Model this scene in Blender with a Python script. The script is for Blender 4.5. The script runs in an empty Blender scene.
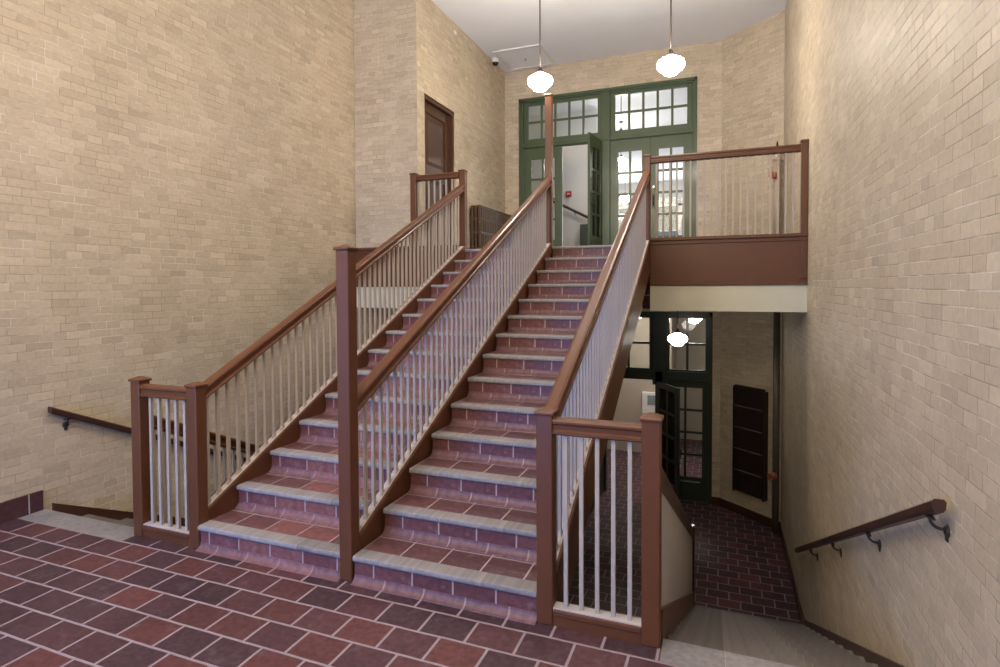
import bpy, bmesh, math, random
from mathutils import Vector, Matrix
random.seed(7)
C = bpy.context.scene.collection
S = bpy.context.scene
R = math.radians

# ------------------------------------------------------------------ camera
cam_d = bpy.data.cameras.new('camera'); cam = bpy.data.objects.new('camera', cam_d); C.objects.link(cam)
S.camera = cam
r_ = Vector((0.9308496, 0.36536812, -0.00501641)); u_ = Vector((-0.00554091, 0.0278408, 0.99959701)); w_ = Vector((-0.36536054, 0.93044668, -0.02794007))
M = Matrix((r_, u_, -w_)).transposed().to_4x4(); M.translation = Vector((0, -2.9067, 1.7938))
cam.matrix_world = M
cam_d.sensor_width = 36; cam_d.lens = 579.22 * 36 / 1000
cam_d.shift_x = 0.00667; cam_d.shift_y = -0.0312
cam_d.clip_start = 0.05; cam_d.clip_end = 200

# ------------------------------------------------------------------ world, light, exposure
S.view_settings.view_transform = 'Standard'; S.view_settings.look = 'None'
S.view_settings.gamma = 1; S.view_settings.use_curve_mapping = False
S.view_settings.exposure = -0.05
W = bpy.data.worlds.new('daylight'); S.world = W; W.use_nodes = True
W.node_tree.nodes['Background'].inputs[0].default_value = (0.75, 0.87, 1.0, 1)
W.node_tree.nodes['Background'].inputs[1].default_value = 0.25

def area(name, loc, direction, sx, sy, power, col):
    d = bpy.data.lights.new(name, 'AREA'); d.shape = 'RECTANGLE'; d.size = sx; d.size_y = sy
    d.energy = power; d.color = col
    o = bpy.data.objects.new(name, d); C.objects.link(o); o.location = loc
    o.rotation_euler = Vector(direction).to_track_quat('-Z', 'Z').to_euler()
    return o
# daylight coming in through the entrance behind the camera and the window at the end of the upper hall
area('entrance_daylight', (-3.7, -6.05, 1.3), (-0.2, 1, 0.0), 2.0, 2.2, 330, (0.04, 0.30, 1.0))
area('upper_warm_fill', (-2.3, -5.98, 4.78), (0, 1, 0.7), 4.5, 1.8, 440, (1.0, 0.83, 0.54))  # added warm fill behind the camera, tilted up towards ceiling and upper walls
area('hall_window_daylight', (-1.5, 20.9, 3.9), (0, -1, 0), 5.0, 2.4, 300, (0.92, 0.96, 1.0))

# ------------------------------------------------------------------ materials
def newmat(name):
    m = bpy.data.materials.new(name); m.use_nodes = True
    nt = m.node_tree; b = nt.nodes['Principled BSDF']
    return m, nt, b
def L(nt, a, b): nt.links.new(a, b)
def col(c): return (c[0], c[1], c[2], 1)

def paint(name, c, rough=0.35, var=0.12, bump=0.0, scale=6.0, metallic=0.0, coat=0.0, spec=0.35):
    m, nt, b = newmat(name)
    tc = nt.nodes.new('ShaderNodeTexCoord'); n = nt.nodes.new('ShaderNodeTexNoise'); n.inputs['Scale'].default_value = scale
    n.inputs['Detail'].default_value = 6
    L(nt, tc.outputs['Object'], n.inputs['Vector'])
    mx = nt.nodes.new('ShaderNodeMix'); mx.data_type = 'RGBA'
    mx.inputs[6].default_value = col([x * (1 - var) for x in c]); mx.inputs[7].default_value = col([min(1, x * (1 + var)) for x in c])
    L(nt, n.outputs['Fac'], mx.inputs[0]); L(nt, mx.outputs[2], b.inputs['Base Color'])
    b.inputs['Roughness'].default_value = rough; b.inputs['Metallic'].default_value = metallic
    b.inputs['Specular IOR Level'].default_value = spec; b.inputs['Coat Weight'].default_value = coat; b.inputs['Coat Roughness'].default_value = 0.15
    if bump:
        bp = nt.nodes.new('ShaderNodeBump'); bp.inputs['Strength'].default_value = bump; bp.inputs['Distance'].default_value = 0.004
        n2 = nt.nodes.new('ShaderNodeTexNoise'); n2.inputs['Scale'].default_value = scale * 8
        L(nt, tc.outputs['Object'], n2.inputs['Vector']); L(nt, n2.outputs['Fac'], bp.inputs['Height']); L(nt, bp.outputs[0], b.inputs['Normal'])
    return m

def masonry(name, c1, c2, mortar, bw, rh, ms, off=(0, 0), rough=0.55, rough_m=0.9, tints=(), bump=0.5, offset=0.5, squash=1.0, sqf=2, stain=0.25, stain_scale=0.9, speck=0.0, bdist=0.004, spec=0.3, mortar2=None):
    m, nt, b = newmat(name); b.inputs['Specular IOR Level'].default_value = spec
    uv = nt.nodes.new('ShaderNodeUVMap'); uv.uv_map = 'UVMap'
    mp = nt.nodes.new('ShaderNodeMapping'); mp.inputs['Location'].default_value = (off[0], off[1], 0)
    L(nt, uv.outputs[0], mp.inputs[0])
    # slight wobble so joints are not ruler straight
    nz = nt.nodes.new('ShaderNodeTexNoise'); nz.inputs['Scale'].default_value = 5; L(nt, mp.outputs[0], nz.inputs['Vector'])
    sb = nt.nodes.new('ShaderNodeVectorMath'); sb.operation = 'SUBTRACT'; sb.inputs[1].default_value = (0.5, 0.5, 0.5); L(nt, nz.outputs['Color'], sb.inputs[0])
    sc = nt.nodes.new('ShaderNodeVectorMath'); sc.operation = 'SCALE'; sc.inputs['Scale'].default_value = ms * 1.0; L(nt, sb.outputs[0], sc.inputs[0])
    ad = nt.nodes.new('ShaderNodeVectorMath'); ad.operation = 'ADD'; L(nt, mp.outputs[0], ad.inputs[0]); L(nt, sc.outputs[0], ad.inputs[1])
    bt = nt.nodes.new('ShaderNodeTexBrick'); bt.offset = offset; bt.offset_frequency = 2; bt.squash = squash; bt.squash_frequency = sqf
    bt.inputs['Scale'].default_value = 1; bt.inputs['Mortar Size'].default_value = ms; bt.inputs['Mortar Smooth'].default_value = 0.3
    bt.inputs['Brick Width'].default_value = bw; bt.inputs['Row Height'].default_value = rh
    bt.inputs['Color1'].default_value = (0, 0, 0, 1); bt.inputs['Color2'].default_value = (1, 1, 1, 1); bt.inputs['Mortar'].default_value = (0.5, 0.5, 0.5, 1)
    L(nt, ad.outputs[0], bt.inputs['Vector'])
    rp = nt.nodes.new('ShaderNodeValToRGB'); cr = rp.color_ramp
    cr.elements[0].color = col(c1); cr.elements[1].color = col(c2)
    for pos, t in tints:
        e = cr.elements.new(pos); e.color = col(t)
    L(nt, bt.outputs['Color'], rp.inputs[0])
    # mottling of each brick or tile and larger stains
    n1 = nt.nodes.new('ShaderNodeTexNoise'); n1.inputs['Scale'].default_value = 28; n1.inputs['Detail'].default_value = 5; L(nt, mp.outputs[0], n1.inputs['Vector'])
    n2 = nt.nodes.new('ShaderNodeTexNoise'); n2.inputs['Scale'].default_value = stain_scale; n2.inputs['Detail'].default_value = 4; L(nt, mp.outputs[0], n2.inputs['Vector'])
    def mr(src, lo, hi, a=0.3, z=0.7):
        q = nt.nodes.new('ShaderNodeMapRange'); q.inputs[1].default_value = a; q.inputs[2].default_value = z; q.inputs[3].default_value = lo; q.inputs[4].default_value = hi
        L(nt, src, q.inputs[0]); return q.outputs[0]
    mul = nt.nodes.new('ShaderNodeMath'); mul.operation = 'MULTIPLY'
    L(nt, mr(n1.outputs['Fac'], 1 - stain * 0.6, 1 + stain * 0.6), mul.inputs[0]); L(nt, mr(n2.outputs['Fac'], 1 - stain * 0.5, 1 + stain * 0.5), mul.inputs[1])
    vm = nt.nodes.new('ShaderNodeVectorMath'); vm.operation = 'SCALE'; L(nt, rp.outputs[0], vm.inputs[0]); L(nt, mul.outputs[0], vm.inputs['Scale'])
    src = vm.outputs[0]
    if speck:
        n3 = nt.nodes.new('ShaderNodeTexNoise'); n3.inputs['Scale'].default_value = 9; n3.inputs['Detail'].default_value = 8; n3.inputs['Roughness'].default_value = 0.7; L(nt, mp.outputs[0], n3.inputs['Vector'])
        ms_ = nt.nodes.new('ShaderNodeMix'); ms_.data_type = 'RGBA'; ms_.inputs[7].default_value = col([min(1, x * 1.2) for x in mortar])
        L(nt, mr(n3.outputs['Fac'], 0, speck, 0.56, 0.74), ms_.inputs[0]); L(nt, src, ms_.inputs[6]); src = ms_.outputs[2]
    mx = nt.nodes.new('ShaderNodeMix'); mx.data_type = 'RGBA'; mx.inputs[7].default_value = col(mortar)
    if mortar2:
        n4 = nt.nodes.new('ShaderNodeTexNoise'); n4.inputs['Scale'].default_value = 2.2; n4.inputs['Detail'].default_value = 6; n4.inputs['Roughness'].default_value = 0.7; L(nt, mp.outputs[0], n4.inputs['Vector'])
        mm = nt.nodes.new('ShaderNodeMix'); mm.data_type = 'RGBA'; mm.inputs[6].default_value = col(mortar); mm.inputs[7].default_value = col(mortar2)
        L(nt, mr(n4.outputs['Fac'], 0, 1, 0.45, 0.58), mm.inputs[0]); L(nt, mm.outputs[2], mx.inputs[7])
    L(nt, bt.outputs['Fac'], mx.inputs[0]); L(nt, src, mx.inputs[6]); L(nt, mx.outputs[2], b.inputs['Base Color'])
    q = nt.nodes.new('ShaderNodeMapRange'); q.inputs[3].default_value = rough; q.inputs[4].default_value = rough_m; L(nt, bt.outputs['Fac'], q.inputs[0]); L(nt, q.outputs[0], b.inputs['Roughness'])
    inv = nt.nodes.new('ShaderNodeMath'); inv.operation = 'SUBTRACT'; inv.inputs[0].default_value = 1; L(nt, bt.outputs['Fac'], inv.inputs[1])
    ad2 = nt.nodes.new('ShaderNodeMath'); ad2.operation = 'MULTIPLY_ADD'; ad2.inputs[1].default_value = 0.25; L(nt, n1.outputs['Fac'], ad2.inputs[0]); L(nt, inv.outputs[0], ad2.inputs[2])
    bp = nt.nodes.new('ShaderNodeBump'); bp.inputs['Strength'].default_value = bump; bp.inputs['Distance'].default_value = bdist
    L(nt, ad2.outputs[0], bp.inputs['Height']); L(nt, bp.outputs[0], b.inputs['Normal'])
    return m

BRICK = masonry('tan_roman_brick', (0.430, 0.352, 0.252), (0.585, 0.495, 0.370), (0.37, 0.31, 0.24), 0.2, 0.068, 0.0035, mortar2=(0.66, 0.60, 0.52),
                tints=((0.12, (0.475, 0.392, 0.285)), (0.5, (0.505, 0.42, 0.305)), (0.88, (0.54, 0.45, 0.33))), rough=0.5, offset=0.5, squash=0.65, sqf=3, stain=0.12, bump=0.6)
TILE = masonry('quarry_tile', (0.058, 0.032, 0.042), (0.115, 0.044, 0.046), (0.30, 0.245, 0.28), 0.2625, 0.1965, 0.0085, off=(1.72, 0.10),
               tints=((0.35, (0.068, 0.036, 0.047)), (0.7, (0.090, 0.040, 0.047))), rough=0.5, stain=0.45, stain_scale=1.3, speck=0.2, bump=0.5, spec=0.2)
RISER = masonry('riser_tile', (0.14, 0.055, 0.062), (0.21, 0.088, 0.085), (0.40, 0.31, 0.31), 0.2625, 0.4, 0.006, off=(1.93 + 0.0, 0.1), offset=0.0, rough=0.38, stain=0.4, speck=0.35, bump=0.4)
TREAD = masonry('tread_tile', (0.10, 0.047, 0.055), (0.19, 0.080, 0.08), (0.38, 0.30, 0.30), 0.2625, 0.4, 0.006, off=(1.80, 0.1), offset=0.0, rough=0.4, stain=0.4, speck=0.35, bump=0.4)
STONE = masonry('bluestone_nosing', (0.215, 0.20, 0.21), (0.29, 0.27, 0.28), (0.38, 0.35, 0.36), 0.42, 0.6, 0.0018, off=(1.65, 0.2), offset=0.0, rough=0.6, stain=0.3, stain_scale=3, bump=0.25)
STEPST = masonry('dark_step_stone', (0.115, 0.10, 0.098), (0.18, 0.16, 0.155), (0.24, 0.21, 0.20), 0.42, 0.6, 0.002, off=(1.65, 0.2), offset=0.0, rough=0.65, stain=0.35, stain_scale=2, bump=0.25)  # darker than the nosing stone, used on the descending steps
COVE = masonry('cove_tile', (0.17, 0.088, 0.10), (0.22, 0.115, 0.125), (0.30, 0.22, 0.23), 0.2625, 0.4, 0.006, off=(1.85, 0.1), offset=0.0, rough=0.4, stain=0.4, speck=0.4, bump=0.3)
BROWN = paint('brown_gloss_paint', (0.118, 0.044, 0.019), rough=0.38, var=0.10, bump=0.08, coat=0.05)
BROWND = paint('dark_brown_paint', (0.055, 0.024, 0.016), rough=0.38, var=0.15, bump=0.1, coat=0.15)
DOORB = paint('brown_door_paint', (0.07, 0.030, 0.015), rough=0.34, var=0.08, coat=0.1)
BAL = paint('beige_baluster_paint', (0.42, 0.365, 0.32), rough=0.4, var=0.08)
CREAM = paint('cream_paint', (0.62, 0.61, 0.50), rough=0.5, var=0.05)
CEIL = paint('white_ceiling_paint', (0.84, 0.86, 0.90), rough=0.7, var=0.05, scale=1.4, bump=0.15)
PLAST = paint('beige_plaster', (0.42, 0.36, 0.30), rough=0.6, var=0.08, scale=2, bump=0.1)
GREYP = paint('grey_plaster', (0.50, 0.47, 0.45), rough=0.6, var=0.1, scale=2, bump=0.1)
WHITEW = paint('white_hall_plaster', (0.62, 0.61, 0.59), rough=0.6, var=0.05, scale=2)
GREEN = paint('green_door_paint', (0.055, 0.082, 0.038), rough=0.4, var=0.15, coat=0.15)
DGREEN = paint('dark_green_door_paint', (0.030, 0.040, 0.030), rough=0.35, var=0.15, coat=0.3)
IRON = paint('dark_iron', (0.05, 0.038, 0.034), rough=0.35, var=0.2, metallic=0.3)
RADB = paint('brown_radiator_paint', (0.075, 0.036, 0.02), rough=0.35, var=0.12, coat=0.3)
PIPEM = paint('tan_painted_pipe', (0.42, 0.34, 0.25), rough=0.45, var=0.12)
BRASS = paint('red_brass_valve', (0.45, 0.15, 0.08), rough=0.4, var=0.15, metallic=0.3)
BLACK = paint('black_plastic', (0.012, 0.012, 0.013), rough=0.3)
WHITEP = paint('white_plastic', (0.75, 0.75, 0.74), rough=0.4)
REDP = paint('red_plastic', (0.35, 0.03, 0.03), rough=0.4)
CHROME = paint('worn_metal', (0.55, 0.53, 0.5), rough=0.25, metallic=0.9)
RADL = paint('dark_radiator_paint', (0.030, 0.018, 0.018), rough=0.4)
RADP = paint('grey_radiator_pipe', (0.14, 0.12, 0.125), rough=0.3)
SCREEN = paint('grey_screen', (0.25, 0.28, 0.29), rough=0.2)
DARKW = paint('understair_shade_paint', (0.05, 0.035, 0.03), rough=0.6)  # dark colour stands in for the shadow under the stairs
DUST = paint('pale_painted_ledge', (0.50, 0.45, 0.45), rough=0.5, var=0.15)

def glow(name, c, s):
    m, nt, b = newmat(name); b.inputs['Base Color'].default_value = (0.8, 0.8, 0.78, 1); b.inputs['Roughness'].default_value = 0.25
    b.inputs['Emission Color'].default_value = col(c); b.inputs['Emission Strength'].default_value = s
    return m
GLOBE = glow('opal_glass_lit', (1.0, 0.90, 0.75), 125)
GLOBE2 = glow('opal_glass_lit_hall', (1.0, 0.95, 0.88), 105)
GLOBE3 = glow('opal_glass_lit_basement', (1.0, 0.93, 0.82), 18)
def glassmat():
    m = bpy.data.materials.new('window_glass'); m.use_nodes = True; nt = m.node_tree; nt.nodes.clear()
    o = nt.nodes.new('ShaderNodeOutputMaterial'); t = nt.nodes.new('ShaderNodeBsdfTransparent'); t.inputs[0].default_value = (0.93, 0.95, 0.94, 1)
    g = nt.nodes.new('ShaderNodeBsdfGlossy'); g.inputs['Roughness'].default_value = 0.03
    mx = nt.nodes.new('ShaderNodeMixShader'); f = nt.nodes.new('ShaderNodeFresnel'); f.inputs[0].default_value = 1.3
    L(nt, f.outputs[0], mx.inputs[0]); L(nt, t.outputs[0], mx.inputs[1]); L(nt, g.outputs[0], mx.inputs[2]); L(nt, mx.outputs[0], o.inputs[0])
    return m
GLASS = glassmat()

# ------------------------------------------------------------------ mesh helpers
class MB:
    def __init__(s): s.v = []; s.f = []; s.sm = []
    def add(s, vs, fs, smooth=False):
        n = len(s.v); s.v += [tuple(v) for v in vs]; s.f += [tuple(i + n for i in f) for f in fs]; s.sm += [smooth] * len(fs); return s
    def box(s, x0, x1, y0, y1, z0, z1):
        vs = [(x0, y0, z0), (x1, y0, z0), (x1, y1, z0), (x0, y1, z0), (x0, y0, z1), (x1, y0, z1), (x1, y1, z1), (x0, y1, z1)]
        return s.add(vs, [(0, 3, 2, 1), (4, 5, 6, 7), (0, 1, 5, 4), (1, 2, 6, 5), (2, 3, 7, 6), (3, 0, 4, 7)])
    def bbox(s, x0, x1, y0, y1, z0, z1, b=0.004):       # box with all edges chamfered
        bm = bmesh.new(); bmesh.ops.create_cube(bm, size=1)
        for v in bm.verts: v.co = Vector(((x0 + x1) / 2 + v.co.x * (x1 - x0), (y0 + y1) / 2 + v.co.y * (y1 - y0), (z0 + z1) / 2 + v.co.z * (z1 - z0)))
        bmesh.ops.bevel(bm, geom=bm.edges[:], offset=b, segments=2, affect='EDGES', profile=0.5)
        bm.verts.index_update(); s.add([v.co for v in bm.verts], [[v.index for v in f.verts] for f in bm.faces]); bm.free(); return s
    def loft(s, A, B, smooth=False, caps=True):
        n = len(A); vs = list(A) + list(B)
        fs = [(i, (i + 1) % n, n + (i + 1) % n, n + i) for i in range(n)]
        s.add(vs, fs, smooth)
        if caps: s.add(A, [tuple(reversed(range(n)))]); s.add(B, [tuple(range(n))])
        return s
    def prism(s, pts, x0, x1, axis='X'):                # polygon extruded along an axis
        def p(a, b, t): return {'X': (t, a, b), 'Y': (a, t, b), 'Z': (a, b, t)}[axis]
        return s.loft([p(a, b, x0) for a, b in pts], [p(a, b, x1) for a, b in pts])
    def cyl(s, p0, p1, r, r1=None, n=16):
        p0 = Vector(p0); p1 = Vector(p1); d = (p1 - p0).normalized(); r1 = r if r1 is None else r1
        a = d.orthogonal().normalized(); b = d.cross(a)
        A = [p0 + r * (a * math.cos(2 * math.pi * i / n) + b * math.sin(2 * math.pi * i / n)) for i in range(n)]
        B = [p1 + r1 * (a * math.cos(2 * math.pi * i / n) + b * math.sin(2 * math.pi * i / n)) for i in range(n)]
        return s.loft(A, B, True)
    def tube(s, pts, r, n=10):
        pts = [Vector(p) for p in pts]; rings = []; up = None
        for i, p in enumerate(pts):
            d = (pts[min(i + 1, len(pts) - 1)] - pts[max(i - 1, 0)]).normalized()
            a = d.orthogonal().normalized() if up is None else (up - d * up.dot(d)).normalized()
            up = a; b = d.cross(a)
            rings.append([p + r * (a * math.cos(2 * math.pi * k / n) + b * math.sin(2 * math.pi * k / n)) for k in range(n)])
        for i in range(len(rings) - 1): s.loft(rings[i], rings[i + 1], True, caps=False)
        s.add(rings[0], [tuple(reversed(range(n)))]); s.add(rings[-1], [tuple(range(n))]); return s
    def lathe(s, prof, c=(0, 0, 0), n=32):
        c = Vector(c); vs = []; fs = []
        for r, z in prof:
            for k in range(n): vs.append(c + Vector((r * math.cos(2 * math.pi * k / n), r * math.sin(2 * math.pi * k / n), z)))
        for i in range(len(prof) - 1):
            for k in range(n): fs.append((i * n + k, i * n + (k + 1) % n, (i + 1) * n + (k + 1) % n, (i + 1) * n + k))
        return s.add(vs, fs, True)
    def build(s, name, mat, parent=None, org=None, uvx=False):
        org = Vector(org) if org is not None else Vector((0, 0, 0))
        me = bpy.data.meshes.new(name); me.from_pydata([Vector(v) - org for v in s.v], [], s.f); me.update()
        for i, p in enumerate(me.polygons): p.use_smooth = s.sm[i]
        bm = bmesh.new(); bm.from_mesh(me); bmesh.ops.remove_doubles(bm, verts=bm.verts, dist=1e-5); bmesh.ops.recalc_face_normals(bm, faces=bm.faces)
        uvl = bm.loops.layers.uv.new('UVMap')
        for f in bm.faces:
            nx, ny, nz = abs(f.normal.x), abs(f.normal.y), abs(f.normal.z)
            for l in f.loops:
                q = l.vert.co + org
                if uvx: uvv = (q.x, q.z)
                elif nz >= nx and nz >= ny: uvv = (q.x, q.y)
                elif nx > ny * 1.2: uvv = (q.y, q.z)
                elif ny > nx * 1.2: uvv = (q.x, q.z)
                else: uvv = ((q.x - q.y) * 0.7071, q.z)
                l[uvl].uv = uvv
        bm.to_mesh(me); bm.free()
        o = bpy.data.objects.new(name, me); C.objects.link(o); me.materials.append(mat)
        if parent is not None:
            o.parent = parent; o.location = org - parent_loc(parent)
        else: o.location = org
        return o
def parent_loc(p):
    v = Vector(p.location)
    while p.parent: p = p.parent; v += Vector(p.location)
    return v
def thing(name, label, cat, loc=(0, 0, 0), group=None, kind=None):
    o = bpy.data.objects.new(name, None); o.empty_display_size = 0.1; C.objects.link(o); o.location = loc
    if label: o['label'] = label
    if cat: o['category'] = cat
    if group: o['group'] = group
    if kind: o['kind'] = kind
    return o
def tag(o, label=None, cat=None, group=None, kind=None):
    if label: o['label'] = label
    if cat: o['category'] = cat
    if group: o['group'] = group
    if kind: o['kind'] = kind
    return o
def struct(name, mb, mat, label=None, parent=None, cat=None):
    o = mb.build(name, mat, parent); o['kind'] = 'structure'
    if label: o['label'] = label
    if cat and parent is None: o['category'] = cat
    return o
def instance(src, parent, delta):
    c = src.copy(); C.objects.link(c); c.parent = parent; c.location = Vector(src.location) + Vector(delta); return c

# ------------------------------------------------------------------ dimensions
XL, XR = -5.12, 0.91              # side walls
H, T = 0.165, 0.345               # riser, run
SL = H / T
NUP, NDN = 14, 13
YL = 13 * T                       # landing edge
ZU = NUP * H                      # upper floor
ZD = -NDN * H                     # lower floor
YB = 8.12; ZC = 6.08              # door wall, ceiling
XBLK = -4.06
ZS = 1.48                         # underside of landing
def nose(y): return H + SL * y
Y0D = 0.10                        # first descending nosing
def nosed(y): return -(y - Y0D) * SL

# ------------------------------------------------------------------ setting
fl = MB(); fl.box(XL, XR, -6.0, -0.10, -0.3, 0); fl.box(-3.955, -0.262, -0.10, 0.06, -0.3, 0)
struct('floor', fl, TILE, 'purple brown quarry tile floor with pale grout at the foot of the stairs', cat='floor')
fd = MB(); fd.box(XL, XR, -0.2, 12.6, ZD - 0.2, ZD)
struct('floor_lower', fd, TILE, 'dark quarry tile floor of the basement level behind the right descending stair', cat='floor')
uf = MB(); uf.box(XL + 0.0, XR, YL + 0.10, YB + 0.2, ZS + 0.02, ZU)
struct('floor_landing', uf, TILE, 'upper landing floor in front of the green doors', cat='floor')
uh = MB(); uh.box(XL, 3.0, YB + 0.2, 21.0, ZS + 0.02, ZU)
struct('floor_hall', uh, TILE, 'hall floor behind the upper green doors', cat='floor')
struct('ceiling', MB().box(XL - 0.2, XR + 0.2, -6.2, YB + 0.2, ZC, ZC + 0.2), CEIL, 'white plaster ceiling over stair hall', cat='ceiling')
lc = MB(); lc.box(XL, XR, YL + 0.11, 12.6, ZS, ZS + 0.02)
struct('ceiling_lower', lc, PLAST, 'plaster ceiling of basement level under the landing', cat='ceiling')
struct('wall_left', MB().box(XL - 0.2, XL, -6.2, YB + 0.2, ZD - 0.2, ZC), BRICK, 'tan brick wall on the left', cat='wall')
struct('wall_right', MB().box(XR, XR + 0.2, -6.2, 7.3, ZD - 0.2, ZC), BRICK, 'tan brick wall on the right with a sloping handrail', cat='wall')
# corner cut off at 45 degrees
ch = MB(); ch.prism([(XR, 7.3), (XR + 0.2, 7.3), (XR + 0.2, YB + 0.2), (0.0, YB + 0.2), (0.0, YB)], ZD - 0.2, ZC, 'Z')
struct('wall_corner', ch, BRICK, 'diagonal tan brick wall across the far right corner', cat='wall')
# projecting brick block
blk = MB(); blk.box(XL, XBLK, YL, 4.71, ZU, ZC); blk.box(XL, XBLK, 5.76, YB, ZU, ZC); blk.box(XL, XBLK, 4.71, 5.76, 4.63, ZC); blk.box(XL, XBLK - 0.14, 4.71, 5.76, ZU, 4.63)
struct('wall_block', blk, BRICK, 'projecting tan brick wall block holding the brown door', cat='wall')
# far wall with the two door openings
fw = MB()
fw.box(XBLK, -3.76, YB, YB + 0.2, ZU, ZC); fw.box(-0.41, 0.0, YB, YB + 0.2, ZU, ZC); fw.box(-3.76, -0.41, YB, YB + 0.2, 5.50, ZC)
fw.box(XL, -2.09, YB, YB + 0.2, ZD, ZS); fw.box(-0.13, 0.0, YB, YB + 0.2, ZD, ZS); fw.box(-2.09, -0.13, YB, YB + 0.2, 1.31, ZS)
struct('wall_back', fw, BRICK, 'far tan brick wall around the green doors', cat='wall')
struct('wall_underfloor', MB().box(XL, XR, -0.3, -0.12, ZD, -0.3), PLAST, 'basement wall below the edge of the main floor', cat='wall')
struct('wall_understair', MB().prism([(3.35, ZD), (YB, ZD), (YB, ZS), (YL, ZS), (3.35, nose(3.35) - 0.33)], -2.14, -2.07), DARKW, 'wall under the middle of the stairs, coloured dark as if in shade', cat='wall')
# entrance wall behind the camera: wide doorway and fanlight
ew = MB()
ew.box(XL, -4.6, -6.2, -6.0, 0, ZC); ew.box(0.0, XR, -6.2, -6.0, 0, ZC); ew.box(-4.6, 0.0, -6.2, -6.0, 3.6, 3.8); ew.box(-4.6, 0.0, -6.2, -6.0, 5.75, ZC)
for x in (-3.1, -1.6): ew.box(x - 0.06, x + 0.06, -6.2, -6.08, 0, 5.75)
struct('wall_entrance', ew, BRICK, 'entrance wall with wide daylit openings', cat='wall')
# halls beyond the doors
hw = MB(); hw.box(XL, -2.7, 10.6, 10.8, ZU, 5.9)
struct('wall_hall_stair', hw, WHITEW, 'white plaster wall seen through the open green door', cat='wall')
hs = MB(); hs.box(XL - 0.2, XL, YB + 0.2, 10.8, ZU, 5.9); hs.box(-5.15, -4.95, 10.8, 21, ZU, 5.9); hs.box(3.0, 3.2, YB, 21, ZU, 5.9)
hs.box(-5.15, 3.2, 21.0, 21.2, ZU, 2.9); hs.box(-5.15, 3.2, 21.0, 21.2, 5.0, 5.9); hs.box(-5.15, -4.0, 21.0, 21.2, 2.9, 5.0); hs.box(1.0, 3.2, 21.0, 21.2, 2.9, 5.0)
hs.box(0.0, 3.0, YB, YB + 0.2, ZU, 5.9)
struct('wall_hall', hs, WHITEW, 'white walls of upper hall seen through the green door glass', cat='wall')
struct('ceiling_hall', MB().box(XL - 0.2, 3.2, YB + 0.2, 21.2, 5.9, 6.0), CEIL, 'white ceiling of upper hall seen through the transom glass', cat='ceiling')
for i in range(4):
    x = -4.0 + 1.25 * i
    wn = MB(); 
    wn.box(x, x + 0.07, 21.02, 21.1, 2.9, 5.0); wn.box(x + 1.18, x + 1.25, 21.02, 21.1, 2.9, 5.0); wn.box(x, x + 1.25, 21.02, 21.1, 2.9, 2.98); wn.box(x, x + 1.25, 21.02, 21.1, 4.92, 5.0); wn.box(x, x + 1.25, 21.02, 21.1, 3.93, 3.98)
    struct('window_%d' % (i + 1), wn, WHITEP, 'white framed window at the far end of upper hall', cat='window')
bw = MB(); bw.box(XL - .2, XL, YB + .2, 12.8, ZD, ZS); bw.box(2.4, 2.6, YB, 12.8, ZD, ZS); bw.box(XL, 2.6, 12.6, 12.8, ZD, ZS); bw.box(0.0, 2.4, YB, YB + .2, ZD, ZS)

struct('wall_basement_corridor', MB().box(-2.9, -1.05, 11.0, 12.6, ZD, ZS), PLAST, 'beige wall with a white panel beyond open basement door', cat='wall')
struct('wall_basement_hall', bw, PLAST, 'beige plaster wall of the basement hall seen through lower door', cat='wall')
bh = MB(); bh.box(XR, 2.6, YB, 12.8, ZD - .2, ZD)
struct('floor_basement_hall', bh, TILE, None, cat='floor')['label'] = 'basement hall floor beyond lower doors'
bc = MB(); bc.box(XR, 2.6, YB, 12.8, ZS, ZS + 0.02)
struct('ceiling_basement_hall', bc, PLAST, 'basement hall ceiling beyond lower doors', cat='ceiling')

# trims
b1 = MB().bbox(XL, XL + 0.02, -6.0, 0.085, 0.0, 0.16, 0.004)
struct('baseboard_left', b1, masonry('base_tile', (0.075, 0.03, 0.035), (0.10, 0.045, 0.045), (0.40, 0.33, 0.33), 0.2625, 0.6, 0.006, off=(0.02, 0.2), offset=0, rough=0.3, stain=0.3), 'dark red tile baseboard at the foot of left wall', cat='baseboard')
# sloping skirts beside the descending stairs
def skirt(x0, x1, ya, yb):
    return MB().prism([(ya, nosed(ya) - 0.25), (ya, nosed(ya) + 0.055), (yb, nosed(yb) + 0.055), (yb, nosed(yb) - 0.25)], x0, x1)
struct('trim_1', skirt(XL, XL + 0.02, 0.16, 4.3), BROWND, 'dark brown sloping skirt on left wall beside the descending stair', cat='skirting')
struct('trim_2', skirt(XR - 0.02, XR, 0.16, 4.3), BROWND, 'brown sloping skirt on right wall beside the descending stair', cat='skirting')
lb = MB(); lb.box(XR - 0.02, XR, 4.3, 7.29, ZD, ZD + 0.12); lb.prism([(XR, 7.3), (0.0, YB), (-0.02, YB - 0.02), (XR - 0.02, 7.28)], ZD, ZD + 0.14, 'Z'); lb.box(-0.13, 0.0, YB - 0.02, YB, ZD, ZD + 0.14)
struct('baseboard_lower', lb, BROWND, 'dark baseboard around the basement corner', cat='baseboard')

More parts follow.
